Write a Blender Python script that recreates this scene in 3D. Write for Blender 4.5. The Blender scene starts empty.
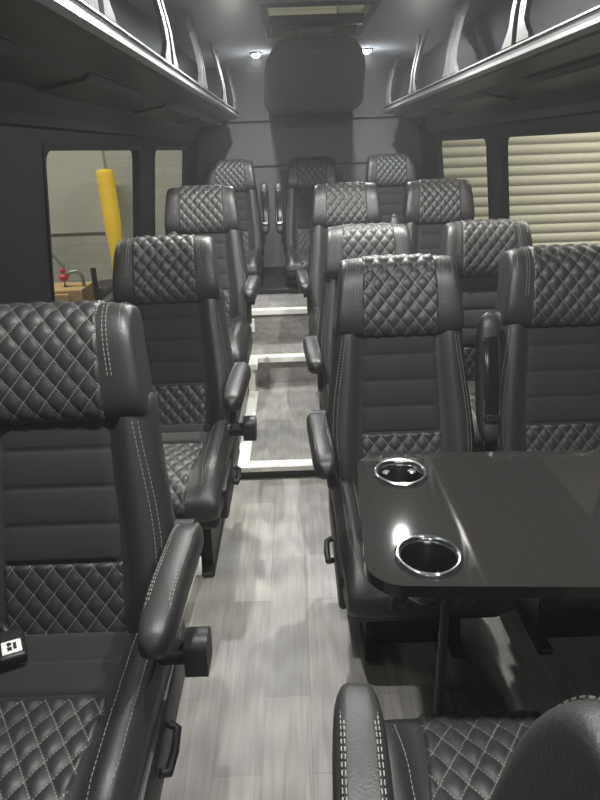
import bpy, bmesh, math, random
from mathutils import Vector, Matrix
random.seed(4)
scn = bpy.context.scene
COL = scn.collection
PI = math.pi
ZC = 1.42

# ------------------------------------------------------------------ materials
def mat(name, color, rough=.5, metal=0., spec=.5, bump=None, coat=0., emit=None, estr=0., trans=0., alpha=None, sheen=0.):
    m = bpy.data.materials.new(name); m.use_nodes = True
    nt = m.node_tree; b = nt.nodes['Principled BSDF']
    b.inputs['Base Color'].default_value = (*color, 1)
    b.inputs['Roughness'].default_value = rough
    b.inputs['Metallic'].default_value = metal
    b.inputs['Specular IOR Level'].default_value = spec
    b.inputs['Coat Weight'].default_value = coat
    b.inputs['Coat Roughness'].default_value = .03
    b.inputs['Transmission Weight'].default_value = trans
    b.inputs['Sheen Weight'].default_value = sheen
    if emit:
        b.inputs['Emission Color'].default_value = (*emit, 1)
        b.inputs['Emission Strength'].default_value = estr
    if bump:
        scale, strength, dist = bump
        tc = nt.nodes.new('ShaderNodeTexCoord'); n = nt.nodes.new('ShaderNodeTexNoise')
        n.inputs['Scale'].default_value = scale; n.inputs['Detail'].default_value = 4
        bp = nt.nodes.new('ShaderNodeBump'); bp.inputs['Strength'].default_value = strength
        bp.inputs['Distance'].default_value = dist
        nt.links.new(tc.outputs['Object'], n.inputs['Vector'])
        nt.links.new(n.outputs['Fac'], bp.inputs['Height'])
        nt.links.new(bp.outputs['Normal'], b.inputs['Normal'])
    return m

M = {}
M['leather'] = mat('leather', (.025, .0245, .0245), .43, bump=(260, .25, .002))
M['suede'] = mat('suede', (.023, .022, .021), .7, spec=.2, bump=(500, .3, .002), sheen=.15)
M['stitch'] = mat('stitch_thread', (.22, .215, .20), .8)
M['plastic'] = mat('black_plastic', (.014, .014, .015), .45, bump=(400, .15, .001))
M['gloss_black'] = mat('gloss_black_plastic', (.01, .01, .011), .15)
M['steel_black'] = mat('black_painted_steel', (.02, .02, .021), .4, metal=.3)
M['chrome'] = mat('chrome', (.85, .85, .86), .08, metal=1.)
M['alu'] = mat('brushed_aluminium', (.34, .34, .33), .42, metal=.9)
M['grey_plastic'] = mat('grey_satin_plastic', (.075, .075, .075), .6)
M['wallpanel'] = mat('black_wall_trim', (.014, .015, .017), .6, bump=(120, .2, .002))
M['rackpanel'] = mat('rack_panel', (.025, .026, .028), .38)
M['headliner'] = mat('headliner_cloth', (.32, .324, .33), .9, spec=.2, bump=(600, .3, .002))  # lighter than the cloth itself: glare from the lights is put into the colour
M['accover'] = mat('ac_cover', (.065, .066, .069), .8, bump=(300, .15, .002))
M['rearwall'] = mat('rear_wall_cloth', (.15, .152, .157), .85, spec=.2, bump=(300, .2, .002))
M['white_trim'] = mat('white_step_edge', (.88, .87, .80), .4)
M['table'] = mat('table_gloss', (.020, .0195, .0185), .045, spec=.5, coat=.0)
M['cup_inside'] = mat('cup_inside', (.006, .006, .006), .25)
M['bulb'] = mat('bulb', (1, 1, 1), .5, emit=(.80, .9, 1.), estr=60)
M['glass'] = None
g = bpy.data.materials.new('window_glass'); g.use_nodes = True
nt = g.node_tree; nt.nodes.clear()
o_ = nt.nodes.new('ShaderNodeOutputMaterial'); tr = nt.nodes.new('ShaderNodeBsdfTransparent')
tr.inputs['Color'].default_value = (.86, .88, .84, 1)
gl = nt.nodes.new('ShaderNodeBsdfGlossy'); gl.inputs['Roughness'].default_value = .02
mx = nt.nodes.new('ShaderNodeMixShader'); mx.inputs['Fac'].default_value = .06
nt.links.new(tr.outputs[0], mx.inputs[1]); nt.links.new(gl.outputs[0], mx.inputs[2]); nt.links.new(mx.outputs[0], o_.inputs[0])
M['glass'] = g

def quilt_material():
    m = mat('quilted_leather', (.024, .0238, .0238), .48)
    nt = m.node_tree; b = nt.nodes['Principled BSDF']
    N = nt.nodes.new; L = nt.links.new
    uv = N('ShaderNodeUVMap'); sp = N('ShaderNodeSeparateXYZ'); L(uv.outputs[0], sp.inputs[0])
    def mth(op, a, b_=None):
        n = N('ShaderNodeMath'); n.operation = op
        for i, v in enumerate((a, b_)):
            if v is None: continue
            if isinstance(v, (int, float)): n.inputs[i].default_value = v
            else: L(v, n.inputs[i])
        return n.outputs[0]
    def line(u, v):
        d = mth('ABSOLUTE', mth('SUBTRACT', mth('FRACT', u), .5))
        on = mth('GREATER_THAN', d, .472)
        dash = mth('GREATER_THAN', mth('FRACT', mth('MULTIPLY', v, 6.)), .38)
        return mth('MULTIPLY', on, dash)
    k = mth('MAXIMUM', line(sp.outputs[0], sp.outputs[1]), line(sp.outputs[1], sp.outputs[0]))
    mix = N('ShaderNodeMix'); mix.data_type = 'RGBA'
    mix.inputs[6].default_value = (.024, .0238, .0238, 1); mix.inputs[7].default_value = (.17, .165, .155, 1)
    L(k, mix.inputs[0]); L(mix.outputs[2], b.inputs['Base Color'])
    return m
M['quilt'] = quilt_material()

def wood_floor():
    m = mat('grey_wood_planks', (.3, .3, .3), .42)
    nt = m.node_tree; b = nt.nodes['Principled BSDF']; N = nt.nodes.new; L = nt.links.new
    geo = N('ShaderNodeNewGeometry'); sep = N('ShaderNodeSeparateXYZ'); L(geo.outputs['Position'], sep.inputs[0])
    # brick texture with long bricks along Y
    cb = N('ShaderNodeCombineXYZ'); L(sep.outputs[1], cb.inputs[0])
    ad = N('ShaderNodeMath'); ad.operation = 'ADD'; L(sep.outputs[0], ad.inputs[0]); L(sep.outputs[2], ad.inputs[1]); L(ad.outputs[0], cb.inputs[1])
    br = N('ShaderNodeTexBrick'); L(cb.outputs[0], br.inputs['Vector'])
    br.inputs['Scale'].default_value = 1; br.inputs['Brick Width'].default_value = .62; br.inputs['Row Height'].default_value = .125
    br.inputs['Mortar Size'].default_value = .0011; br.inputs['Mortar Smooth'].default_value = .3
    br.offset = .37; br.offset_frequency = 2
    br.inputs['Color1'].default_value = (.31, .297, .268, 1); br.inputs['Color2'].default_value = (.225, .215, .198, 1)
    br.inputs['Mortar'].default_value = (.17, .165, .155, 1)
    # grain: stretched noise
    mp = N('ShaderNodeVectorMath'); mp.operation = 'MULTIPLY'; L(geo.outputs['Position'], mp.inputs[0]); mp.inputs[1].default_value = (55, 3.2, 55)
    n1 = N('ShaderNodeTexNoise'); n1.inputs['Scale'].default_value = 1; n1.inputs['Detail'].default_value = 8; n1.inputs['Distortion'].default_value = 1.2
    L(mp.outputs[0], n1.inputs['Vector'])
    mp2 = N('ShaderNodeVectorMath'); mp2.operation = 'MULTIPLY'; L(geo.outputs['Position'], mp2.inputs[0]); mp2.inputs[1].default_value = (11, 1.6, 11)
    w = N('ShaderNodeTexWave'); w.wave_type = 'RINGS'; w.inputs['Scale'].default_value = 1.1; w.inputs['Distortion'].default_value = 7; w.inputs['Detail'].default_value = 3
    L(mp2.outputs[0], w.inputs['Vector'])
    r1 = N('ShaderNodeMapRange'); r1.inputs[1].default_value = .3; r1.inputs[2].default_value = .7; r1.inputs[3].default_value = .80; r1.inputs[4].default_value = 1.16
    L(n1.outputs['Fac'], r1.inputs[0])
    r2 = N('ShaderNodeMapRange'); r2.inputs[3].default_value = .9; r2.inputs[4].default_value = 1.1; L(w.outputs['Fac'], r2.inputs[0])
    mu = N('ShaderNodeMath'); mu.operation = 'MULTIPLY'; L(r1.outputs[0], mu.inputs[0]); L(r2.outputs[0], mu.inputs[1])
    sc = N('ShaderNodeVectorMath'); sc.operation = 'SCALE'; L(br.outputs['Color'], sc.inputs[0]); L(mu.outputs[0], sc.inputs['Scale'])
    L(sc.outputs[0], b.inputs['Base Color'])
    bp = N('ShaderNodeBump'); bp.inputs['Strength'].default_value = .15; bp.inputs['Distance'].default_value = .002
    L(n1.outputs['Fac'], bp.inputs['Height']); L(bp.outputs[0], b.inputs['Normal'])
    return m
M['wood'] = wood_floor()

def block_wall():
    m = mat('painted_block_wall', (.36, .36, .32), .7)
    nt = m.node_tree; b = nt.nodes['Principled BSDF']; N = nt.nodes.new; L = nt.links.new
    geo = N('ShaderNodeNewGeometry'); sep = N('ShaderNodeSeparateXYZ'); L(geo.outputs['Position'], sep.inputs[0])
    cb = N('ShaderNodeCombineXYZ'); L(sep.outputs[0], cb.inputs[0]); L(sep.outputs[2], cb.inputs[1])
    br = N('ShaderNodeTexBrick'); L(cb.outputs[0], br.inputs['Vector'])
    br.inputs['Scale'].default_value = 1; br.inputs['Brick Width'].default_value = .4; br.inputs['Row Height'].default_value = .10
    br.inputs['Mortar Size'].default_value = .008; br.inputs['Mortar Smooth'].default_value = .6
    br.inputs['Color1'].default_value = (.37, .37, .33, 1); br.inputs['Color2'].default_value = (.34, .34, .30, 1); br.inputs['Mortar'].default_value = (.30, .30, .265, 1)
    n = N('ShaderNodeTexNoise'); n.inputs['Scale'].default_value = 2.5; L(geo.outputs['Position'], n.inputs['Vector'])
    r = N('ShaderNodeMapRange'); r.inputs[3].default_value = .8; r.inputs[4].default_value = 1.15; L(n.outputs['Fac'], r.inputs[0])
    sc = N('ShaderNodeVectorMath'); sc.operation = 'SCALE'; L(br.outputs['Color'], sc.inputs[0]); L(r.outputs[0], sc.inputs['Scale'])
    L(sc.outputs[0], b.inputs['Base Color'])
    return m
M['block'] = block_wall()
M['shutter'] = mat('cream_shutter', (.42, .41, .345), .5, bump=(8, .2, .01))
M['panel_grey'] = mat('smooth_grey_panel', (.42, .42, .37), .5, bump=(5, .2, .01))
M['yellow'] = mat('yellow_foam', (.85, .56, .02), .8, bump=(30, .4, .01))
M['carton'] = mat('tan_cardboard', (.50, .33, .15), .8, bump=(30, .3, .003))
M['red'] = mat('red_paint', (.55, .03, .04), .4)
M['concrete'] = mat('concrete', (.28, .27, .25), .8, bump=(20, .3, .004))
M['garage_ceiling'] = mat('garage_ceiling', (.6, .57, .48), .8)
M['white'] = mat('white_plastic', (.8, .8, .78), .4)

# ------------------------------------------------------------------ mesh helpers
def link(name, me, m, parent=None, label=None, cat=None, group=None, kind=None):
    o = bpy.data.objects.new(name, me); COL.objects.link(o)
    if m and not me.materials: me.materials.append(m)
    if parent: o.parent = parent
    tag(o, label, cat, group, kind)
    return o
def tag(o, label=None, cat=None, group=None, kind=None):
    if label: o['label'] = label
    if cat: o['category'] = cat
    if group: o['group'] = group
    if kind: o['kind'] = kind
def empty(name, loc, label, cat, group=None, rz=0):
    o = bpy.data.objects.new(name, None); COL.objects.link(o); o.location = loc; o.rotation_euler = (0, 0, rz)
    o.empty_display_size = .1
    tag(o, label, cat, group); return o
def to_mesh(bm, name, smooth=True, angle=None):
    bmesh.ops.recalc_face_normals(bm, faces=bm.faces[:])
    if smooth:
        for f in bm.faces: f.smooth = True
        if angle is not None:
            for e in bm.edges:
                if len(e.link_faces) == 2 and e.calc_face_angle(0) > math.radians(angle): e.smooth = False
    me = bpy.data.meshes.new(name); bm.to_mesh(me); bm.free(); return me
def box(bm, lo, hi, bev=0., seg=2, mtx=None):
    r = bmesh.ops.create_cube(bm, size=1)
    vs = r['verts']
    c = [(a + b) / 2 for a, b in zip(lo, hi)]; s = [abs(b - a) for a, b in zip(lo, hi)]
    for v in vs: v.co = Vector((v.co.x * s[0] + c[0], v.co.y * s[1] + c[1], v.co.z * s[2] + c[2]))
    allv = set(vs)
    if bev > 0:
        es = list({e for v in vs for e in v.link_edges})
        rr = bmesh.ops.bevel(bm, geom=es, offset=bev, segments=seg, profile=.5, affect='EDGES')
        allv = {v for v in allv if v.is_valid} | set(rr['verts'])
    if mtx is not None:
        for v in allv: v.co = mtx @ v.co
def boxmesh(name, lo, hi, bev=0., seg=2, mtx=None):
    bm = bmesh.new(); box(bm, lo, hi, bev, seg, mtx); return to_mesh(bm, name, bev > 0, 40)
def cyl(bm, p0, p1, r0, r1=None, n=20, cap=True):
    r1 = r0 if r1 is None else r1
    p0 = Vector(p0); p1 = Vector(p1); d = p1 - p0
    q = Vector((0, 0, 1)).rotation_difference(d.normalized()).to_matrix().to_4x4()
    bmesh.ops.create_cone(bm, cap_ends=cap, segments=n, radius1=r0, radius2=r1, depth=d.length,
                          matrix=Matrix.Translation((p0 + p1) / 2) @ q)
def tube(bm, pts, r, n=8, closed=False):
    pts = [Vector(p) for p in pts]; rings = []
    up = Vector((0, 0, 1))
    N_ = len(pts)
    for i, p in enumerate(pts):
        a = pts[(i - 1) % N_] if (closed or i > 0) else p
        b = pts[(i + 1) % N_] if (closed or i < N_ - 1) else p
        t = (b - a).normalized()
        s = t.cross(up)
        if s.length < 1e-3: s = t.cross(Vector((1, 0, 0)))
        s.normalize(); u = s.cross(t)
        rr = r[i] if isinstance(r, (list, tuple)) else r
        rings.append([bm.verts.new(p + s * math.cos(2 * PI * k / n) * rr + u * math.sin(2 * PI * k / n) * rr) for k in range(n)])
    for i in range(N_ if closed else N_ - 1):
        A = rings[i]; B = rings[(i + 1) % N_]
        for k in range(n): bm.faces.new((A[k], A[(k + 1) % n], B[(k + 1) % n], B[k]))
    if not closed:
        bm.faces.new(rings[0][::-1]); bm.faces.new(rings[-1])
def prism(bm, poly, z0, z1, axis='z'):
    def P(a, b, c):
        return {'z': (a, b, c), 'y': (a, c, b), 'x': (c, a, b)}[axis]
    A = [bm.verts.new(P(a, b, z0)) for a, b in poly]; B = [bm.verts.new(P(a, b, z1)) for a, b in poly]
    n = len(poly)
    for i in range(n): bm.faces.new((A[i], A[(i + 1) % n], B[(i + 1) % n], B[i]))
    bm.faces.new(A[::-1]); bm.faces.new(B)
def round_poly(pts, radii, seg=8):
    out = []; n = len(pts)
    for i in range(n):
        p = Vector(pts[i]); a = (Vector(pts[i - 1]) - p).normalized(); b = (Vector(pts[(i + 1) % n]) - p).normalized()
        r = radii[i] if isinstance(radii, (list, tuple)) else radii
        ang = a.angle(b); t = r / math.tan(ang / 2)
        c = p + (a + b).normalized() * (r / math.sin(ang / 2))
        s = p + a * t - c; e = p + b * t - c
        for k in range(seg + 1):
            f = k / seg
            v = s.slerp(e, f) if False else None
            a0 = math.atan2(s.y, s.x); a1 = math.atan2(e.y, e.x)
            da = (a1 - a0 + PI) % (2 * PI) - PI
            aa = a0 + da * f
            out.append((c.x + r * math.cos(aa), c.y + r * math.sin(aa)))
    return out
def spow(v, e): return math.copysign(abs(v) ** e, v)
def smooth(a, b, t):
    t = max(0, min(1, (t - a) / (b - a))); return t * t * (3 - 2 * t)

# ------------------------------------------------------------------ seat geometry (local: faces -y, hinge at y=0 z=.46)
HZ = .455
def back(x, q, h, rc):
    c, s = math.cos(rc), math.sin(rc)
    return Vector((x, -q * c + h * s, HZ + h * c + q * s))

def warp(t):
    q = PI / 2; k = math.floor(t / q + .5); r = t - k * q
    return k * q + math.copysign((PI / 4) * (abs(r) / (PI / 4)) ** 2, r)
def headrest_pt(xi, phi, off=0.):
    """xi -1..1 across, phi section angle (0 = front, pi/2 = top). Returns x,q,h"""
    phi = warp(phi)
    sc = max(1e-4, 1 - abs(xi) ** 6.5) ** (1 / 4.5)
    hq, hh = .064, .126
    cq = spow(math.cos(phi), 2 / 3.4) * (hq + off); ch = spow(math.sin(phi), 2 / 3.8) * (hh + off)
    q = .022 + cq * (.35 + .65 * sc); h = .578 + ch * (.80 + .20 * sc if abs(xi) < .999 else .80)
    wing = .020 * abs(xi) ** 2.2 * max(0, math.cos(phi))
    hw = .200 - .022 * smooth(.45, .72, h)
    q += wing - .012 * smooth(.60, .71, h)
    return xi * hw, q, h
def mesh_headrest(rc):
    bm = bmesh.new(); nx, npv = 44, 48
    xs = [math.sin(-PI / 2 + PI * i / nx) for i in range(nx + 1)]
    # denser at the ends
    rows = []
    for xi in xs:
        rows.append([bm.verts.new(back(*headrest_pt(xi * .999, 2 * PI * k / npv), rc)) for k in range(npv)])
    for i in range(nx):
        for k in range(npv): bm.faces.new((rows[i][k], rows[i][(k + 1) % npv], rows[i + 1][(k + 1) % npv], rows[i + 1][k]))
    bm.faces.new(rows[0]); bm.faces.new(rows[-1][::-1])
    return to_mesh(bm, 'headrest', True, 60)

def arcs(fn, t0, t1, n=200):
    """arc length table of curve fn(t)->(a,b)"""
    T = [t0 + (t1 - t0) * i / n for i in range(n + 1)]; P = [fn(t) for t in T]; S = [0.]
    for i in range(n): S.append(S[-1] + math.dist(P[i], P[i + 1]))
    def at(s):
        if s <= 0: return T[0]
        if s >= S[-1]: return T[-1]
        lo, hi = 0, n
        while hi - lo > 1:
            m = (lo + hi) // 2
            if S[m] <= s: lo = m
            else: hi = m
        f = (s - S[lo]) / max(1e-9, S[hi] - S[lo]); return T[lo] + (T[hi] - T[lo]) * f
    return at, S[-1]

def patch(base, nrm_eps, x0, x1, s0, s1, nx, ns, disp, uvf, name, flip=False, edge=.006):
    """base(x,s)->Vector; displaced along its normal"""
    bm = bmesh.new(); uvl = bm.loops.layers.uv.new('UVMap'); rows = []; uvd = {}
    for j in range(ns + 1):
        s = s0 + (s1 - s0) * j / ns; row = []
        for i in range(nx + 1):
            xa, xb = (x0(s), x1(s)) if callable(x0) else (x0, x1)
            x = xa + (xb - xa) * i / nx
            p = base(x, s); e = nrm_eps
            n = (base(x + e, s) - base(x - e, s)).cross(base(x, s + e) - base(x, s - e))
            n.normalize()
            if flip: n = -n
            de = min(x - xa, xb - x, s - s0, s1 - s)
            k = smooth(0, edge, de)
            v = bm.verts.new(p + n * (-.004 * (1 - k) + k * (.0015 + disp(x, s)))); row.append(v); uvd[v] = uvf(x, s)
        rows.append(row)
    for j in range(ns):
        for i in range(nx):
            f = bm.faces.new((rows[j][i], rows[j][i + 1], rows[j + 1][i + 1], rows[j + 1][i])); f.smooth = True
            for l in f.loops: l[uvl].uv = uvd[l.vert]
    me = bpy.data.meshes.new(name); bm.to_mesh(me); bm.free(); return me
def quilt_fn(dw, dh, H):
    def ab(x, s): return (x / dw + s / dh, x / dw - s / dh)
    def d(x, s):
        a, b = ab(x, s)
        return H * (abs(math.sin(PI * a)) * abs(math.sin(PI * b))) ** .45
    return d, ab

def stitches(bm, fn, t0, t1, dash=.0065, gap=.0035, w=.0009, nrm=None):
    at, L = arcs(fn, t0, t1, 240)
    s = 0
    while s + dash < L:
        a = Vector(fn(at(s))); b = Vector(fn(at(s + dash)))
        t = (b - a)
        if t.length > 1e-5:
            t.normalize(); sd = t.orthogonal().normalized(); u = t.cross(sd)
            A = [bm.verts.new(a + (sd * c + u * d) * w) for c, d in ((1, 0), (0, 1), (-1, 0), (0, -1))]
            B = [bm.verts.new(b + (sd * c + u * d) * w) for c, d in ((1, 0), (0, 1), (-1, 0), (0, -1))]
            for k in range(4): bm.faces.new((A[k], A[(k + 1) % 4], B[(k + 1) % 4], B[k]))
        s += dash + gap

def back_W(h): return .241 - .033 * smooth(.08, .48, h)
def back_bolster(x, W):
    a = abs(x) / W
    return .026 * smooth(.58, .70, a) * (1 - .35 * smooth(.80, 1.0, a))
def back_front(x, h):
    """front surface depth q"""
    W = back_W(h); a = min(.9999, abs(x) / W)
    return .048 * (1 - a ** 11) ** (1 / 3.) + back_bolster(x, W) * (1 - a ** 16) ** .5 + .012 * smooth(.30, 0, h)
def mesh_backrest(rc):
    bm = bmesh.new(); nh = 30; rows = []
    n = 28
    for j in range(nh + 1):
        f = j / nh; h = -.045 + f * .56
        e = max(0., 1 - abs(2 * f - 1) ** 14) ** (1 / 3.)
        W = back_W(h) * (.93 + .07 * e); row = []
        xs = [math.sin(-PI / 2 + PI * i / n) for i in range(n + 1)]
        for xi in xs:
            x = xi * W * .9995; q = back_front(xi * back_W(h) * .9995, h); row.append(bm.verts.new(back(x, -.01 + (q + .01) * (.55 + .45 * e), h, rc)))
        for xi in xs[::-1][1:-1]:
            q = -.062 * (1 - abs(xi) ** 5) ** (1 / 3.); row.append(bm.verts.new(back(xi * W, q * (.6 + .4 * e), h, rc)))
        rows.append(row)
    m = len(rows[0])
    for j in range(nh):
        for k in range(m): bm.faces.new((rows[j][k], rows[j][(k + 1) % m], rows[j + 1][(k + 1) % m], rows[j + 1][k]))
    bm.faces.new(rows[0]); bm.faces.new(rows[-1][::-1])
    return to_mesh(bm, 'backrest', True, 60)

CH = .082
def cush_sec(phi):
    """center section: phi 0=front, pi/2=top -> (y,z)"""
    phi = warp(phi)
    y = -.265 - spow(math.cos(phi), 2 / 4.5) * .275
    z = HZ + .02 - CH + spow(math.sin(phi), 2 / 3.0) * CH
    z += -.020 * smooth(-.30, -.56, y) * (1 if math.sin(phi) > 0 else 0) 
    return y, z
def cush_pt(xi, phi):
    sc = max(1e-4, 1 - abs(xi) ** 7) ** (1 / 4.)
    y, z = cush_sec(phi)
    yc, zc_ = -.265, HZ + .02 - CH
    bol = .030 * smooth(.62, .80, abs(xi)) * (1 - .8 * smooth(.88, 1., abs(xi))) * max(0, math.sin(phi)) ** .5 * smooth(-.55, -.40, y)
    hw = .227 - .012 * smooth(-.35, -.54, y)
    return Vector((xi * hw, yc + (y - yc) * (.94 + .06 * sc), zc_ + (z - zc_) * (.45 + .55 * sc) + bol))
def mesh_cushion():
    bm = bmesh.new(); nx, npv = 44, 56; rows = []
    for i in range(nx + 1):
        xi = math.sin(-PI / 2 + PI * i / nx) * .9995
        rows.append([bm.verts.new(cush_pt(xi, 2 * PI * k / npv)) for k in range(npv)])
    for i in range(nx):
        for k in range(npv): bm.faces.new((rows[i][k], rows[i][(k + 1) % npv], rows[i + 1][(k + 1) % npv], rows[i + 1][k]))
    bm.faces.new(rows[0]); bm.faces.new(rows[-1][::-1])
    return to_mesh(bm, 'cushion', True, 60)

_cache = {}
def cached(key, fn):
    if key not in _cache: _cache[key] = fn()
    return _cache[key]

def m_head_quilt(rc):
    # arc along center section from bottom front, up, over the top, to the back
    f = lambda t: headrest_pt(0, t)[1:]
    at, L = arcs(f, -1.05, PI * .62)
    base = lambda x, s: back(*(lambda p: (x, p[1], p[2]))(headrest_pt(x / .2, at(s))), rc)
    d, ab = quilt_fn(.046, .056, .0062)
    return patch(base, .0015, lambda s: -.118 + .006 * smooth(.1, .3, s), lambda s: .118 - .006 * smooth(.1, .3, s), .0, L, 64, 84, d, ab, 'quilted_panel')
def m_ribs(rc):
    base = lambda x, s: back(x, back_front(x, s), s, rc)
    lo, n, wd = .152, 4, .0815
    def d(x, s): return .009 * max(0, math.sin(PI * (((s - lo) / wd) % 1))) ** .4
    return patch(base, .0015, lambda s: -.130 + .010 * smooth(.2, .5, s), lambda s: .130 - .010 * smooth(.2, .5, s), lo, lo + n * wd, 16, 64, d, lambda x, s: (x, s), 'ribbed_panel')
def m_back_quilt(rc):
    base = lambda x, s: back(x, back_front(x, s), s, rc)
    d, ab = quilt_fn(.044, .056, .006)
    return patch(base, .0015, -.130, .130, -.02, .150, 64, 42, d, ab, 'quilted_band')
def cush_at():
    return arcs(cush_sec, PI * .93, -.15, 400)
def cbase(at):
    return lambda x, s: cush_pt(x / .227, at(s))
def m_cush_ribs():
    at, L = cush_at(); base = cbase(at); s0, s1 = .02, .270
    def d(x, s): return .012 * max(0, math.sin(PI * (((s - s0) / ((s1 - s0) / 3)) % 1))) ** .4
    return patch(base, .0012, -.143, .143, s0, s1, 16, 60, d, lambda x, s: (x, s), 'ribbed_panel', flip=True)
def m_cush_quilt():
    at, L = cush_at(); base = cbase(at)
    d, ab = quilt_fn(.045, .062, .0065)
    return patch(base, .0012, lambda s: -.143 + .02 * smooth(.3, .5, s), lambda s: .143 - .02 * smooth(.3, .5, s), .273, L - .035, 64, 72, d, ab, 'quilted_panel', flip=True)
def m_back_stitch(rc, s):
    bm = bmesh.new()
    for s in (s,):
        for a in (.82, .87):
            stitches(bm, lambda h: back(s * a * back_W(h) + s * .012 * math.sin(h * 7), back_front(s * a * back_W(h) + s * .012 * math.sin(h * 7), h) + .0008, h, rc), .0, .455)
    return to_mesh(bm, 'stitching', False)
def m_head_stitch(rc, s, xs):
    bm = bmesh.new()
    for s in (s,):
        for xi in xs:
            def f(t, xi=xi):
                x, q, h = headrest_pt(s * (xi + .05 * max(0, math.sin(t)) ** 3 * (xi > .8) * -1), t, .0012); return back(x, q, h, rc)
            stitches(bm, f, -.2 if xi < .8 else .45, PI * .62)
    return to_mesh(bm, 'stitching', False)
def m_cush_stitch(s, xi):
    bm = bmesh.new(); at, L = cush_at()
    for s in (s,):
        for xi in (xi,):
            def f(t, xi=xi):
                p = cush_pt(s * (xi + (.06 if xi < .8 else -.05) * smooth(.42, .54, t)), at(t)); p.z += .0012; return p
            stitches(bm, f, .06, .54)
    return to_mesh(bm, 'stitching', False)

def m_armpad():
    """pad along -y from 0 (pivot end) to -.37; centre height 0"""
    bm = bmesh.new(); n, npv = 26, 24; rows = []
    for i in range(n + 1):
        f = i / n; y = .055 - f * .375
        e = max(1e-4, 1 - abs(2 * f - 1) ** 5) ** (1 / 2.4)
        hw = .034 * (.6 + .4 * e); hh = .039 * (.5 + .5 * e) 
        zc_ = -.012 * smooth(.55, 1, f) + .018 * smooth(.25, 0, f) * -1
        row = []
        for k in range(npv):
            a = 2 * PI * k / npv
            row.append(bm.verts.new((spow(math.cos(a), .6) * hw * e ** .5, y, zc_ + spow(math.sin(a), .6) * hh * e ** .5)))
        rows.append(row)
    for i in range(n):
        for k in range(npv): bm.faces.new((rows[i][k], rows[i][(k + 1) % npv], rows[i + 1][(k + 1) % npv], rows[i + 1][k]))
    bm.faces.new(rows[0]); bm.faces.new(rows[-1][::-1])
    return to_mesh(bm, 'arm_pad', True, 70)
def m_armstitch(x):
    bm = bmesh.new()
    for x in (x,):
        for dx in (0, .004):
            stitches(bm, lambda t: Vector((x + dx * (1 if x > 0 else -1), .04 - t, .0378 - .012 * smooth(.2, .36, t) - .018 * smooth(.09, 0, t) - .012 * smooth(.25, .33, t))), .02, .325, w=.001)
    return to_mesh(bm, 'stitching', False)
def m_armunder():
    bm = bmesh.new()
    box(bm, (-.021, -.255, -.046), (.021, .0, -.022), .008, 2)
    return to_mesh(bm, 'under_cover', True, 40)
def m_armchrome():
    bm = bmesh.new()
    for s in (-1, 1): box(bm, (s * .0225 - .003, -.24, -.050), (s * .0225 + .003, -.02, -.040), .0015, 1)
    box(bm, (-.018, -.03, -.052), (.018, -.012, -.044), .002, 1)
    return to_mesh(bm, 'chrome_rail', True, 40)
def m_pivot(s):
    bm = bmesh.new()
    cyl(bm, (-.03 * s, 0, -.01), (.012 * s, 0, -.01), .036, n=28)
    box(bm, (-.035, -.028, -.13), (-.008, .03, .01), .008, 2, Matrix.Scale(s, 4, (1, 0, 0)))
    return to_mesh(bm, 'pivot_bracket', True, 40)
def m_frame():
    bm = bmesh.new()
    box(bm, (-.205, -.47, .27), (.205, .02, .335), .02, 3)
    for s in (-1, 1): box(bm, (s * .218 - .014, -.43, .285), (s * .218 + .014, .05, .40), .012, 2)
    return to_mesh(bm, 'seat_frame', True, 40)
def m_leg(s, z0):
    bm = bmesh.new()
    pl = [(-.32, z0 + .02), (-.03, z0 + .02), (-.06, max(.28, z0 + .03)), (-.29, max(.28, z0 + .03))]
    prism(bm, pl, s * .13 - .014, s * .13 + .014, 'x')
    box(bm, (s * .13 - .022, -.37, z0), (s * .13 + .022, .02, z0 + .022), .005, 1)
    return to_mesh(bm, 'leg', True, 30)
def m_knob(s, wide):
    bm = bmesh.new()
    mt = Matrix.Scale(s, 4, (1, 0, 0))
    poly = round_poly([(-.17, .445), (-.10, .445), (-.085, .525), (-.155, .525)], [.006, .006, .032, .032], 8)
    prism(bm, poly, s * (.262 + .35 * (wide - .016)), s * (.262 + .35 * (wide - .016) + wide), 'x')
    bmesh.ops.bevel(bm, geom=[e for e in bm.edges if e.calc_face_angle(0) > 1.2], offset=.004, segments=2, affect='EDGES')
    cyl(bm, (s * .215, -.128, .475), (s * .276, -.128, .475), .024, n=16)
    return to_mesh(bm, 'recline_handle', True, 40)
def m_lever(s):
    bm = bmesh.new()
    pts = [(s * .235, -.20, .36), (s * .252, -.205, .352), (s * .254, -.25, .345), (s * .252, -.30, .352), (s * .238, -.305, .36)]
    tube(bm, pts, .009, 8)
    return to_mesh(bm, 'slide_lever', True, 50)

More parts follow.
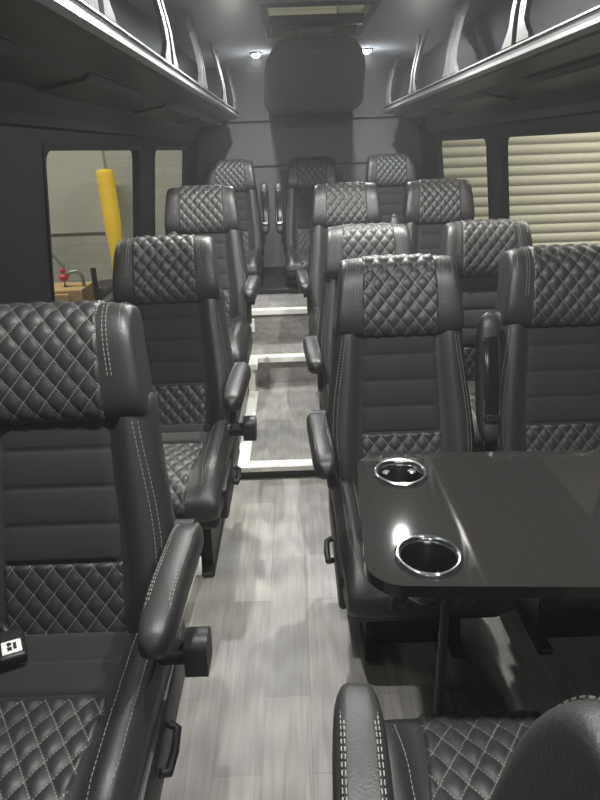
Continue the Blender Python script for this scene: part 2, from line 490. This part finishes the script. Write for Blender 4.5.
AX = .268
def make_seat(x, y, z, label, group, arm, arm_state, rc=math.radians(18), floor_z=0., rz=0, name='passenger_seat', lift=0., handles=True, wide=.046):
    t = empty(name, (x, y, z), label, 'seat', group, rz)
    r = round(math.degrees(rc), 1)
    cu = link('cushion', cached('cu', mesh_cushion), M['leather'], t)
    link('ribbed_panel', cached('cr', m_cush_ribs), M['suede'], cu)
    link('quilted_panel', cached('cq', m_cush_quilt), M['quilt'], cu)
    for s in (-1, 1):
        for xi in (.70, .89): link('stitching', cached(('cs', s, xi), lambda: m_cush_stitch(s, xi)), M['stitch'], cu)
    bk = link('backrest', cached(('bk', r), lambda: mesh_backrest(rc)), M['leather'], t)
    link('ribbed_panel', cached(('br', r), lambda: m_ribs(rc)), M['suede'], bk)
    link('quilted_band', cached(('bq', r), lambda: m_back_quilt(rc)), M['quilt'], bk)
    for s in (-1, 1): link('stitching', cached(('bs', r, s), lambda: m_back_stitch(rc, s)), M['stitch'], bk)
    hd = link('headrest', cached(('hr', r), lambda: mesh_headrest(rc)), M['leather'], t)
    link('quilted_panel', cached(('hq', r), lambda: m_head_quilt(rc)), M['quilt'], hd)
    for s in (-1, 1):
        for xs in ((.685, .73), (.90,)): link('stitching', cached(('hs', r, s, xs), lambda: m_head_stitch(rc, s, xs)), M['stitch'], hd)
    link('seat_frame', cached('fr', m_frame), M['plastic'], t)
    lz = round(floor_z - z, 4)
    for s in (-1, 1): link('leg', cached(('lg', s, lz), lambda: m_leg(s, lz)), M['steel_black'], t)
    link('base_cover', cached(('bc', lz), lambda: boxmesh('base_cover', (-.113, -.31, lz + .004), (.115, -.04, .275), .012, 2)), M['plastic'], t)  # pedestal cover, added partly to imitate dark shade between the legs
    if arm:
        s = arm
        pv = link('armrest_bracket', cached(('pv', s), lambda: m_pivot(s)), M['plastic'], t)
        ap = link('armrest', cached('ap', m_armpad), M['leather'], t)
        un = link('under_cover', cached('au', m_armunder), M['gloss_black'], ap)
        for x_ in (-.019, .019): link('stitching', cached(('as', x_), lambda: m_armstitch(x_)), M['stitch'], ap)
        ch = link('chrome_rail', cached('ac', m_armchrome), M['chrome'], ap, label='chrome rails under the armrest')
        h = .20 if arm_state == 'down' else .17
        p = back(0, .02 if arm_state == 'down' else .092, h, rc)
        ax = AX if arm_state == 'down' else .264
        ap.location = (s * ax, p.y - .02, p.z + lift); pv.location = (s * ax, p.y, p.z)
        if arm_state == 'down': ap.rotation_euler = (0, 0, -s * .05)
        if arm_state == 'up':
            ap.rotation_euler = (-(PI / 2 + rc), 0, 0); ap.scale = (1.0, 1.06, .9)
        if handles: link('recline_handle', cached(('kn', s, wide), lambda: m_knob(s, wide)), M['plastic'], t)
        if handles is not False: link('slide_lever', cached(('lv', s), lambda: m_lever(s)), M['plastic'], t)
    return t

D18 = math.radians(18)
L1 = make_seat(-.522, 1.07, 0, 'black quilted seat nearest the camera on the left, cut by the photo edge', 'single seats along the left wall', 1, 'down')
make_seat(-.483, 2.13, 0, 'black quilted seat in the left column, second back from the camera', 'single seats along the left wall', 1, 'down')
make_seat(-.488, 3.22, .12, 'black seat farthest back in the left column beside the aisle steps', 'single seats along the left wall', 1, 'down', floor_z=.06, handles=False)
G_ = 'paired seats on the right side'
make_seat(.318, 1.72, -.033, 'black quilted aisle seat directly behind the cup holder table', G_, -1, 'down', handles=None)
make_seat(.838, 1.72, -.02, 'black quilted window seat behind the table, cut by the right photo edge', G_, -1, 'up', handles=False)
make_seat(.322, 2.55, -.03, 'black quilted aisle seat on the right, second row behind the table', G_, -1, 'down', handles=None)
make_seat(.845, 2.55, -.03, 'black quilted window seat on the right, second row behind the table', G_, -1, 'up', handles=False)
make_seat(.300, 3.44, .10, 'black quilted aisle seat on the right, third row behind the table', G_, -1, 'down', floor_z=.06, handles=None)
make_seat(.826, 3.44, .10, 'black quilted window seat on the right, third row before the far window', G_, -1, 'up', floor_z=.06, handles=False)
for bx, arm, lb in ((-.485, 1, 'left seat of the rear row of three'), (.155, -1, 'middle seat of the rear row facing down the aisle'), (.775, -1, 'right seat of the rear row of three')):
    make_seat(bx, 4.88, .225, 'black quilted ' + lb, 'rear row seats', arm, 'up', floor_z=.482, handles=False)
make_seat(.315, .285, 0, 'black quilted seat facing rearward at the near side of the table, seen from behind', None, 1, 'down', rc=math.radians(10), rz=PI, lift=.09)

# paper tag at the nearest armrest, seat belt buckle on nearest seat
bm = bmesh.new(); box(bm, (-.012, -.002, -.02), (.012, .002, .02), .001, 1)
tg = link('tag', to_mesh(bm, 'tag'), M['white'], L1, label='white tag behind the armrest'); tg.location = (.283, .0, .59); tg.rotation_euler = (-.5, .1, .2)

bk_ = empty('seat_belt_buckle', (-.60, .935, .516), 'black seat belt buckle with a white square mark lying on the nearest left cushion', 'buckle')
bk_.rotation_euler = (.15, .1, .5)
link('housing', boxmesh('housing', (-.026, -.045, -.012), (.026, .03, .016), .007, 3), M['plastic'], bk_)
lab = link('button', boxmesh('button', (-.018, -.036, .015), (.018, -.004, .0185), .0015, 2), M['white'], bk_, label='white square button')
bm = bmesh.new()
cyl(bm, (-.004, -.014, .0186), (-.004, -.014, .0196), .0045, n=14)
box(bm, (-.008, -.030, .0186), (0, -.021, .0196)); box(bm, (.003, -.028, .0186), (.009, -.012, .0196), 0, 1)
link('mark', to_mesh(bm, 'mark', False), M['plastic'], lab)
bm = bmesh.new(); tube(bm, [(0, .02, 0), (-.01, .06, -.005), (-.05, .10, -.002), (-.11, .112, .0)], [.008, .010, .012, .012], 8)
link('strap', to_mesh(bm, 'strap'), M['plastic'], bk_)

# ------------------------------------------------------------------ table
tt = empty('table', (.6, 1.0, 0), 'glossy black table with two chrome cup holders between facing seats', 'table')
tp = [(.128, 1.262), (1.125, 1.222), (1.125, .735), (.100, .797)]
poly = [(a - .6, b - 1.0) for a, b in round_poly(tp, [.065, .02, .02, .065], 10)]
cups = [(.217 - .6, 1.163 - 1.), (.217 - .6, .868 - 1.)]
def tabletop():
    bm = bmesh.new()
    prism(bm, poly, .727, .750)
    bmesh.ops.bevel(bm, geom=[e for e in bm.edges if e.calc_face_angle(0) > 1.2], offset=.008, segments=3, affect='EDGES')
    return to_mesh(bm, 'tabletop', True, 30)
top = link('tabletop', tabletop(), M['table'], tt)
# cut the cup holes with real geometry
bm = bmesh.new()
for cx, cy in cups: cyl(bm, (cx, cy, .70), (cx, cy, .77), .049, n=48)
cutter = link('cutter', to_mesh(bm, 'cutter'), None, tt)
md = top.modifiers.new('cut', 'BOOLEAN'); md.object = cutter; md.solver = 'EXACT'
dg = bpy.context.evaluated_depsgraph_get(); dg.update()
newme = bpy.data.meshes.new_from_object(top.evaluated_get(dg))
top.modifiers.clear(); top.data = newme
for p in newme.polygons:
    if abs(p.normal.z) > .999: p.use_smooth = False
bpy.data.objects.remove(cutter)
def lathe(bm, prof, cx, cy, n=48):
    rings = [[bm.verts.new((cx + r * math.cos(2 * PI * k / n), cy + r * math.sin(2 * PI * k / n), z)) for k in range(n)] for r, z in prof]
    for i in range(len(prof) - 1):
        for k in range(n): bm.faces.new((rings[i][k], rings[i][(k + 1) % n], rings[i + 1][(k + 1) % n], rings[i + 1][k]))
    return rings
for cx, cy in cups:
    bm = bmesh.new()
    lathe(bm, [(.060, .7505), (.0605, .7525), (.058, .7565), (.054, .7575), (.050, .7555), (.047, .750), (.0455, .742), (.0485, .742), (.0485, .7505), (.060, .7505)], cx, cy)
    ring = link('cup_holder', to_mesh(bm, 'cup_holder', True, 80), M['chrome'], tt, label='chrome ringed cup holder')
    bm = bmesh.new()
    rg = lathe(bm, [(.0478, .745), (.0445, .74), (.042, .685), (.036, .672)], cx, cy)
    bm.faces.new(rg[-1])
    link('cup_liner', to_mesh(bm, 'cup_liner', True, 60), M['cup_inside'], ring)
    if cy > 0:
        bm = bmesh.new()
        for a in (.6, 2.55, 4.7):
            r0 = .031
            box(bm, (-.009, -.004, -.004), (.009, .012, .003), .002, 1, Matrix.Translation((cx + r0 * math.cos(a), cy + r0 * math.sin(a), .742)) @ Matrix.Rotation(a - PI / 2, 4, 'Z'))
        link('grip_tab', to_mesh(bm, 'grip_tab', True, 40), M['chrome'], ring)
bm = bmesh.new(); cyl(bm, (.293 - .6, 0, .004), (.293 - .6, 0, .722), .0105, n=20); cyl(bm, (.293 - .6, 0, 0), (.293 - .6, 0, .008), .035, n=24)
link('leg', to_mesh(bm, 'leg', True, 40), M['steel_black'], tt)
bm = bmesh.new(); box(bm, (.30, -.12, .66), (.53, .12, .722), .006, 2)
link('wall_bracket', to_mesh(bm, 'wall_bracket', True, 40), M['steel_black'], tt)

# ------------------------------------------------------------------ van shell
Y0, Y1 = -1.1, 5.45
def wx(z, side):
    pts = [(0, .93), (.50, 1.03), (.88, 1.02), (1.42, .95), (1.62, .915), (2.06, .80)]
    for (a, xa), (b, xb) in zip(pts, pts[1:]):
        if z <= b: r = xa + (xb - xa) * (z - a) / (b - a); break
    else: r = pts[-1][1]
    return .15 + side * r
def rrect(y0, y1, z0, z1, r, n=6):
    return round_poly([(y0, z0), (y1, z0), (y1, z1), (y0, z1)], r, n)
WZ0, WZ1 = .80, 1.455
WINS = {-1: [(2.06, 3.36), (3.72, 4.90)], 1: [(1.90, 3.37), (3.60, 4.84)]}
for side, nm in ((-1, 'wall_left'), (1, 'wall_right')):
    bm = bmesh.new()
    ys = sorted({Y0, Y1, *[v for w in WINS[side] for v in w]})
    zs = [0, .25, .5, WZ0, 1.14, WZ1, 1.62, 2.06]
    def V(y, z, t=0): return Vector((wx(z, side) + side * t, y, z))
    for a, b in zip(ys, ys[1:]):
        for c, d in zip(zs, zs[1:]):
            if (a, b) in WINS[side] and c >= WZ0 and d <= WZ1: continue
            bm.faces.new([bm.verts.new(V(*p)) for p in ((a, c), (b, c), (b, d), (a, d))])
    bmesh.ops.remove_doubles(bm, verts=bm.verts[:], dist=1e-5)
    w = link(nm, to_mesh(bm, nm, False), M['wallpanel'], kind='structure')
    sm = w.modifiers.new('thick', 'SOLIDIFY'); sm.thickness = .03; sm.offset = 0
    for i, (a, b) in enumerate(WINS[side]):
        # rounded frame following the wall surface + pane
        outer = [(a - .012, WZ0 - .012), (b + .012, WZ0 - .012), (b + .012, WZ1 + .012), (a - .012, WZ1 + .012)]
        inn = rrect(a + .012, b - .012, WZ0 + .012, WZ1 - .012, .045, 6)
        bm = bmesh.new()
        k = len(inn) // 4
        ou = []
        for c in range(4):
            for j in range(k): ou.append(outer[c])
        layers = []
        for t in (-.018, .020):
            layers.append(([bm.verts.new(V(y, z, t)) for y, z in inn], [bm.verts.new(V(y, z, t)) for y, z in ou]))
        n = len(inn)
        for I, O in layers:
            for j in range(n):
                bm.faces.new((I[j], I[(j + 1) % n], O[(j + 1) % n], O[j]))
        for j in range(n):
            bm.faces.new((layers[0][0][j], layers[1][0][j], layers[1][0][(j + 1) % n], layers[0][0][(j + 1) % n]))
            bm.faces.new((layers[0][1][j], layers[1][1][j], layers[1][1][(j + 1) % n], layers[0][1][(j + 1) % n]))
        bmesh.ops.remove_doubles(bm, verts=bm.verts[:], dist=1e-5)
        wn = 'window_%d' % (i + 1 + (2 if side > 0 else 0))
        fr = link(wn, to_mesh(bm, wn, False), M['plastic'], kind='structure')
        bm = bmesh.new()
        bm.faces.new([bm.verts.new(V(y, z, .012)) for y, z in ((a, WZ0), (b, WZ0), (b, 1.14), (a, 1.14))])
        bm.faces.new([bm.verts.new(V(y, z, .012)) for y, z in ((a, 1.14), (b, 1.14), (b, WZ1), (a, WZ1))])
        link('pane', to_mesh(bm, 'pane', False), M['glass'], fr)

link('floor', boxmesh('floor', (-.80, Y0, -.05), (1.10, Y1, 0)), M['wood'], kind='structure')
link('wall_front', boxmesh('wall_front', (-.88, Y0 - .05, 0), (1.18, Y0, 2.02)), M['wallpanel'], kind='structure')
link('wall_rear', boxmesh('wall_rear', (-.86, Y1, 0), (1.16, Y1 + .05, 2.0)), M['rearwall'], kind='structure')
bm = bmesh.new(); box(bm, (-.76, Y1 - .05, 1.645), (1.06, Y1, 1.665), .006, 2); box(bm, (-.62, Y1 - .03, 1.30), (.92, Y1, 1.36), .01, 2)
link('trim_1', to_mesh(bm, 'trim_1', True, 40), M['rearwall'], kind='structure')
# ceiling (flat centre, hatch opening)
CZ = 2.0
HX0, HX1, HY0, HY1 = -.115, .405, 3.02, 3.82
bm = bmesh.new()
xs = [-.72, HX0, HX1, 1.02]; ys = [Y0, HY0, HY1, Y1]
for i in range(3):
    for j in range(3):
        if i == 1 and j == 1: continue
        box(bm, (xs[i], ys[j], CZ), (xs[i + 1], ys[j + 1], CZ + .04))
bmesh.ops.remove_doubles(bm, verts=bm.verts[:], dist=1e-5)
link('ceiling', to_mesh(bm, 'ceiling', False), M['headliner'], kind='structure')

# roof hatch
hc = empty('roof_hatch', ((HX0 + HX1) / 2, (HY0 + HY1) / 2, CZ), 'clear roof hatch with dark crossbar in the ceiling at the top of the photo', 'hatch')
hw, hl = (HX1 - HX0) / 2, (HY1 - HY0) / 2
bm = bmesh.new()
for lo, hi in (((-hw, -hl, -.012), (-hw + .03, hl, .05)), ((hw - .03, -hl, -.012), (hw, hl, .05)), ((-hw + .03, -hl, -.012), (hw - .03, -hl + .03, .05)), ((-hw + .03, hl - .03, -.012), (hw - .03, hl, .05))):
    box(bm, lo, hi, .004, 1)
link('frame', to_mesh(bm, 'frame', True, 40), M['grey_plastic'], hc)
link('pane', boxmesh('pane', (-hw + .03, -hl + .03, .02), (hw - .03, hl - .03, .026)), M['glass'], hc)
link('crossbar', boxmesh('crossbar', (-hw + .03, -.05, -.02), (hw - .03, .045, .018), .006, 2), M['plastic'], hc)
link('latch', boxmesh('latch', (-.08, -.02, -.055), (.08, .10, -.02), .015, 3), M['accover'], hc)

# rear air conditioning header + bulge
ac = empty('air_conditioner', (.15, 5.0, 1.66), 'dark grey air conditioning housing with rounded face under the rear ceiling', 'air conditioner')
bm = bmesh.new(); rows = []
n = 40
out = round_poly([(-.34, .02), (.375, .02), (.31, .338), (-.275, .338)], [.05, .05, .17, .17], 10)
n = len(out); cz = .17
for j in range(11):
    f = (j + 1) / 11.; row = []
    for (a, b) in out:
        x = a * f; z = cz + (b - cz) * f
        t_ = max(0, (z - .035) / .30)
        y = -.27 - .86 * t_ ** 1.1 + .035 * smooth(.86, 1., f) ** 2
        row.append(bm.verts.new((x, y, z)))
    rows.append(row)
rows.append([bm.verts.new((a, .449, b)) for a, b in out])
for A, B in zip(rows, rows[1:]):
    for k in range(n): bm.faces.new((A[k], A[(k + 1) % n], B[(k + 1) % n], B[k]))
bm.faces.new(rows[0]); bm.faces.new(rows[-1][::-1])
link('cover', to_mesh(bm, 'cover', True, 50), M['accover'], ac)
link('badge', boxmesh('badge', (-.04, -1.03, .270), (.04, -.98, .30), .004, 2), M['grey_plastic'], ac, label='small pale badge')

# overhead racks
def rack(side, xl, ymax, posts, label):
    cx = xl; t = empty('luggage_rack', (xl, 2.2, 1.66), label, 'luggage rack', 'overhead luggage racks')
    y0, y1 = Y0 - 2.2 + .02, ymax - 2.2
    S = side
    def P(dx, z): return (S * dx, z)
    # underside tray: profile extruded along y
    bm = bmesh.new()
    wl = abs(wx(1.52, S) - xl) - .03
    prof = [(.012, .012), (.03, -.012), (.14, -.025), (.17, -.045), (.30, -.065), (wl, -.15), (wl, -.12), (.30, -.03), (.05, .015)]
    prism(bm, [(S * a, b) for a, b in prof], y0, y1, 'y')
    tr_ = link('tray', to_mesh(bm, 'tray', False), M['rackpanel'], t)
    # raised stepped panels on the underside
    for ya in [v for v in (.75 + k * 1.08 for k in range(-1, 4)) if v + .6 < ymax]:
        bm = bmesh.new(); prism(bm, [(S * .145, -.033), (S * .165, -.052), (S * .295, -.073), (S * .295, -.060), (S * .17, -.040)], ya - 2.2, ya + .62 - 2.2, 'y')
        link('access_panel', to_mesh(bm, 'access_panel', False), M['rackpanel'], t)
    # bright metal lip and thin second rail
    bm = bmesh.new(); prism(bm, [(S * .0, .002), (S * .012, -.008), (S * .02, -.006), (S * .012, .014), (S * .0, .013)], y0, y1, 'y')
    link('lip', to_mesh(bm, 'lip', False), M['alu'], t)
    bm = bmesh.new(); prism(bm, [(S * .006, .034), (S * .014, .034), (S * .014, .039), (S * .006, .039)], y0, y1, 'y')
    link('rail', to_mesh(bm, 'rail', False), M['alu'], t)
    bm = bmesh.new(); prism(bm, [(S * .012, .013), (S * .022, .013), (S * .022, .038), (S * .012, .038)], y0, y1, 'y')
    link('lip_groove', to_mesh(bm, 'lip_groove', False), M['plastic'], t)
    # dark inside back
    bm = bmesh.new(); wt = abs(wx(1.9, S) - xl) - .03
    prism(bm, [(S * .32, -.02), (S * (wt - .02), .34), (S * wt, .34), (S * .335, -.03)], y0, y1, 'y')
    link('back_panel', to_mesh(bm, 'back_panel', False), M['wallpanel'], t)
    # end closing at the rear
    bm = bmesh.new(); prism(bm, [(S * .03, .0), (S * wl, -.13), (S * wt, .34), (S * .12, .34), (S * .05, .25), (S * .02, .06)], y1 - .012, y1, 'y')
    link('end_panel', to_mesh(bm, 'end_panel', False), M['plastic'], t)
    # divider posts: pair of curved straps with a flared foot
    for py in posts:
        bm = bmesh.new()
        def ctr(z): return S * (.012 + .04 * smooth(.10, .36, z))
        zsl = [.045, .06, .075, .10, .14, .18, .22, .26, .30, .338]
        for (a0, a1, mirror) in ((-.075, -.022, -1), (.022, .06, 1)):
            rows = []
            for z in zsl:
                fl = .055 * smooth(.10, .045, z) + .10 * smooth(.25, .34, z) ** 1.5
                ya, yb = (a0 - fl, a1) if mirror < 0 else (a0, a1 + fl)
                c = ctr(z)
                rows.append([bm.verts.new((c, py - 2.2 + ya, z)), bm.verts.new((c, py - 2.2 + yb, z)), bm.verts.new((c + S * .016, py - 2.2 + yb, z)), bm.verts.new((c + S * .016, py - 2.2 + ya, z))])
            for A, B in zip(rows, rows[1:]):
                for k in range(4): bm.faces.new((A[k], A[(k + 1) % 4], B[(k + 1) % 4], B[k]))
            bm.faces.new(rows[0][::-1]); bm.faces.new(rows[-1])
        link('divider_post', to_mesh(bm, 'divider_post', True, 35), M['grey_plastic'], t)
    return t
rack(-1, -.385, 5.08, (.75, 1.52, 2.36, 3.2, 4.15, 4.98), 'left overhead luggage rack with bright metal lip and grey divider posts')
rack(1, .70, 5.0, (.5, 1.32, 2.17, 3.03, 3.9, 4.9), 'right overhead luggage rack with bright metal lip and grey divider posts')

# ceiling lights
def ceiling_light(x, y, label, group, power):
    t = empty('ceiling_light', (x, y, CZ), label, 'ceiling light', group)
    bm = bmesh.new(); lathe(bm, [(.040, 0), (.040, -.006), (.034, -.012), (.026, -.012), (.026, -.004)], 0, 0, 28)
    link('bezel', to_mesh(bm, 'bezel', True, 40), M['alu'], t)
    bm = bmesh.new(); bmesh.ops.create_uvsphere(bm, u_segments=20, v_segments=12, radius=.027, matrix=Matrix.Translation((0, 0, -.010)) @ Matrix.Diagonal((1, 1, .7, 1)))
    link('bulb', to_mesh(bm, 'bulb', True, 40), M['bulb'], t)
    ld = bpy.data.lights.new('downlight', 'AREA'); ld.shape = 'DISK'; ld.size = .04; ld.energy = power; ld.color = (1., .985, .955) if y < 4 else (.93, .97, 1.)
    lo = bpy.data.objects.new('downlight', ld); COL.objects.link(lo); lo.parent = t; lo.location = (0, 0, -.03)
P_ = 6.0
ceiling_light(-.205, 4.40, 'lit round ceiling light left of the air conditioner', 'ceiling lights', 10.)
ceiling_light(.505, 4.40, 'lit round ceiling light right of the air conditioner', 'ceiling lights', 10.)
for y in (2.62, .80, -.8):
    for x in (-.205, .505):
        ceiling_light(x, y, 'round ceiling light nearer than the photo frame shows', 'ceiling lights out of frame', 14. if y > 2 else (9. if y > 0 else 3.))

# small reading lights under the racks
for (x, y, z, lb) in ((-.50, 4.55, 1.605, 'tiny round reading light under the left rack near its rear end'), (.84, 4.2, 1.605, 'tiny round reading light under the right rack near its rear end')):
    bm = bmesh.new(); lathe(bm, [(.004, 0), (.02, 0), (.024, .006), (.022, .02)], 0, 0, 20)
    o = link('reading_light', to_mesh(bm, 'reading_light'), M['grey_plastic'], None, lb, 'reading light'); o.location = (x, y, z - .012)

# ------------------------------------------------------------------ steps
H1, H2, H3 = .06, .233, .446
XL, XR = -.86, 1.16
def step(n, lo, hi): link('trim_%d' % n, boxmesh('platform', lo, hi), M['wood'], kind='structure')
step(2, (XL, 2.475, 0), (.13, 3.56, H1)); step(3, (.13, 2.62, 0), (XR, 3.56, H1))
step(4, (XL, 3.56, 0), (XR, 3.905, H2)); step(5, (XL, 3.43, H1), (-.30, 3.56, H2)); step(6, (XL, 3.905, 0), (XR, Y1, H3))
def nos(n, bits):
    bm = bmesh.new()
    for lo, hi in bits: box(bm, lo, hi, .003, 1)
    link('trim_%d' % n, to_mesh(bm, 'nosing', True, 40), M['white_trim'], kind='structure')
nos(7, [((-.25, 2.455, H1 - .022), (.125, 2.52, H1 + .005)), ((-.31, 2.455, H1 - .022), (-.25, 3.415, H1 + .005))])
nos(8, [((-.25, 3.535, H2 - .03), (.30, 3.60, H2 + .005)), ((-.40, 3.405, H2 - .03), (-.31, 3.47, H2 + .005)), ((-.31, 3.405, H2 - .03), (-.25, 3.60, H2 + .005)), ((-.31, 3.415, H1), (-.27, 3.47, H2 - .03))])
nos(9, [((-.33, 3.885, H3 - .03), (.45, 3.94, H3 + .005))])
bm = bmesh.new(); box(bm, (-.315, 3.893, .30), (-.285, 3.905, .39), .003, 1)
link('socket_plate', to_mesh(bm, 'socket_plate', True, 40), M['white'], None, 'small white plate on the top riser at the left end', 'socket plate')
bm = bmesh.new(); box(bm, (-.74, 4.372, H3), (1.03, 5.30, .482), .004, 1)
link('trim_11', to_mesh(bm, 'seat_row_plinth', True, 40), M['plastic'], kind='structure')
# dark kick under first step
link('trim_10', boxmesh('kick', (XL, 2.465, 0), (.13, 2.475, H1 - .02)), M['plastic'], kind='structure')

# ------------------------------------------------------------------ garage outside
GY = 7.0
link('wall_garage_rear', boxmesh('garage_wall', (-7, GY, -.5), (.5, GY + .2, 4.2)), M['block'], kind='structure')
link('wall_garage_left', boxmesh('garage_wall_left', (-7.2, -4, -.5), (-7, GY + .2, 4.2)), M['block'], kind='structure')
link('wall_garage_right', boxmesh('garage_wall_right', (7, -4, -.5), (7.2, GY + .2, 4.2)), M['block'], kind='structure')
link('floor_garage', boxmesh('garage_floor', (-7.2, -4, -.6), (7.2, GY + .2, -.5)), M['concrete'], kind='structure')
link('ceiling_garage', boxmesh('garage_ceiling', (-7.2, -4, 4.2), (7.2, GY + .2, 4.3)), M['garage_ceiling'], kind='structure')
# roller shutter right
bm = bmesh.new(); pr = []; z = -.5
sl = .105
prof = []
while z < 4.2:
    for k in range(9):
        f = k / 8; prof.append((GY + .05 - .028 * math.sin(PI * f) ** .6, z + f * sl * .97))
    z += sl
A = [bm.verts.new((.5, a, b)) for a, b in prof]; B = [bm.verts.new((7, a, b)) for a, b in prof]
for i in range(len(prof) - 1): bm.faces.new((A[i], B[i], B[i + 1], A[i + 1]))
me = to_mesh(bm, 'shutter', True, 35)
o = link('roller_shutter', me, M['shutter'], None, 'cream ribbed roller shutter door outside the right windows', 'roller shutter')
sm = o.modifiers.new('thick', 'SOLIDIFY'); sm.thickness = .012; sm.offset = 1
# smooth panel on left wall
o = link('wall_sheet', boxmesh('wall_sheet', (-4.2, GY - .03, .63), (-2.02, GY, 3.4), .008, 1), M['panel_grey'], None, 'smooth grey sheet on the garage wall behind the yellow tube', 'wall sheet')
# yellow ribbed tube leaning on the wall
bm = bmesh.new(); pts = []; rr = []
pa, pb = Vector((-1.982, 6.800, 1.288)), Vector((-1.962, 6.700, 0.474))
pc = pb + (pb - pa) * ((pb.z + .5) / (pa.z - pb.z)); pa_, pb = pa, pc
for i in range(60):
    f = i / 59; pts.append(pa.lerp(pb, f) + Vector((.012 * math.sin(f * 5), 0, 0)))
    rr.append((.092 + .002 * math.sin(i * 1.9)) * min(1, .8 + 12 * f) * (1 - .4 * smooth(.25, .6, f)))
tube(bm, pts, rr, 14)
link('yellow_tube', to_mesh(bm, 'yellow_tube'), M['yellow'], None, 'tall yellow padded tube leaning against the garage wall outside', 'tube')
# cardboard box, drum, red valve, pipe, black bar on a bench
ben = Vector((-2.070, 5.200, 0.249))
b0 = Vector((-2.046, 5.000, 0.270)); b1 = Vector((-1.796, 5.000, 0.398))
bt = empty('cardboard_box', (b0.x, 5.0, b0.z - .1), 'tan cardboard box seen low through the left window', 'box')
w_ = b1.x - b0.x; h_ = b1.z - b0.z + .1
link('carton', boxmesh('carton', (-.25, 0, -.25), (w_, .35, h_), .006, 1), M['carton'], bt)
link('front_flap', boxmesh('front_flap', (.0, -.03, h_ - .15), (w_ * .6, 0, h_ - .03), .004, 1), M['carton'], bt)
benz = b0.z - .35
link('workbench', boxmesh('workbench', (b0.x - .9, 4.75, benz - .05), (b0.x + .95, 5.9, benz), .008, 1), M['steel_black'], None, 'dark bench below the left window carrying the box and drum', 'bench')
bm = bmesh.new()
for xx in (b0.x - .85, b0.x + .9):
    for yy in (4.8, 5.85): box(bm, (xx - .03, yy - .03, -.5), (xx + .03, yy + .03, benz - .05))
lg = bpy.data.objects['workbench']; link('leg_frame', to_mesh(bm, 'leg_frame', False), M['steel_black'], lg)
d0 = Vector((-1.740, 5.450, 0.298))
bm = bmesh.new(); rg = lathe(bm, [(.19, 0), (.20, .02), (.20, d0.z - benz + .015), (.185, d0.z - benz + .035)], 0, 0, 28); bm.faces.new(rg[-1]); bm.faces.new(rg[0][::-1])
o = link('drum', to_mesh(bm, 'drum', True, 40), M['plastic'], None, 'round black drum right of the cardboard box', 'drum'); o.location = (d0.x, 5.58, benz)
v0 = Vector((-1.976, 5.150, 0.474))
vt = empty('pipe_valve', (v0.x, 5.15, b1.z + .031), 'red valve with bent metal pipe standing on the cardboard box', 'valve')
bm = bmesh.new(); bmesh.ops.create_uvsphere(bm, u_segments=16, v_segments=10, radius=.042, matrix=Matrix.Translation((0, 0, .05)) @ Matrix.Diagonal((1, 1, .8, 1)))
cyl(bm, (0, 0, .09), (0, 0, .125), .022, n=12); link('valve_body', to_mesh(bm, 'valve_body'), M['red'], vt)
bm = bmesh.new(); tube(bm, [(0, 0, -.03), (0, 0, .04), (.06, 0, .09), (.12, 0, .10), (.155, 0, .06), (.16, 0, -.03)], .016, 8)
tube(bm, [(-.12, .02, .32), (-.05, .02, .22), (.01, .01, .14), (0, 0, .10)], .014, 8); link('pipe', to_mesh(bm, 'pipe'), M['alu'], vt)
p0, p1 = Vector((-1.633, 4.900, 0.592)), Vector((-1.648, 4.900, 0.247))
bm = bmesh.new(); cyl(bm, (p0.x, 4.9, p0.z), (p1.x, 4.9, benz), .022, n=12)
link('black_bar', to_mesh(bm, 'black_bar', True, 40), M['plastic'], None, 'upright black bar between the cardboard box and the drum', 'bar')

def area(name, loc, rot, sx, sy, e, col):
    ld = bpy.data.lights.new(name, 'AREA'); ld.shape = 'RECTANGLE'; ld.size = sx; ld.size_y = sy; ld.energy = e; ld.color = col
    o = bpy.data.objects.new(name, ld); COL.objects.link(o); o.location = loc; o.rotation_euler = rot
area('garage_strip_right', (3.6, 4.4, 3.9), (0, 0, 0), 3, .5, 160, (1, .95, .83))
area('garage_strip_left', (-3.2, 4.6, 3.9), (0, 0, 0), 3, .5, 80, (1, .97, .90))
area('garage_strip_front', (0, -2.5, 3.9), (0, 0, 0), 3, .5, 60, (1, .94, .80))

# ------------------------------------------------------------------ world, camera
w = bpy.data.worlds.new('world'); scn.world = w; w.use_nodes = True
w.node_tree.nodes['Background'].inputs[0].default_value = (.05, .05, .052, 1)
w.node_tree.nodes['Background'].inputs[1].default_value = .5
vs = w.node_tree.nodes.new('ShaderNodeVolumeScatter'); vs.inputs['Density'].default_value = .010; vs.inputs['Anisotropy'].default_value = .3  # thin air haze added to imitate lens glare around the ceiling lights
w.node_tree.links.new(vs.outputs[0], w.node_tree.nodes['World Output'].inputs['Volume'])
th = math.atan(250.4 / 600)
f = Vector((0, math.cos(th), -math.sin(th))); r0 = Vector((1, 0, 0)); u0 = Vector((0, math.sin(th), math.cos(th)))
r = (r0 - .035 * u0).normalized(); u = (u0 + .035 * r0).normalized()
cam = bpy.data.objects.new('camera', bpy.data.cameras.new('camera')); COL.objects.link(cam)
mt = Matrix((r, u, -f)).transposed().to_4x4(); mt.translation = Vector((0, 0, ZC)); cam.matrix_world = mt
cam.data.sensor_fit = 'HORIZONTAL'; cam.data.sensor_width = 36; cam.data.lens = 36; cam.data.clip_start = .02
scn.camera = cam
scn.view_settings.view_transform = 'Standard'; scn.view_settings.look = 'None'; scn.view_settings.gamma = 1
scn.view_settings.use_curve_mapping = False
scn.view_settings.exposure = 1.0
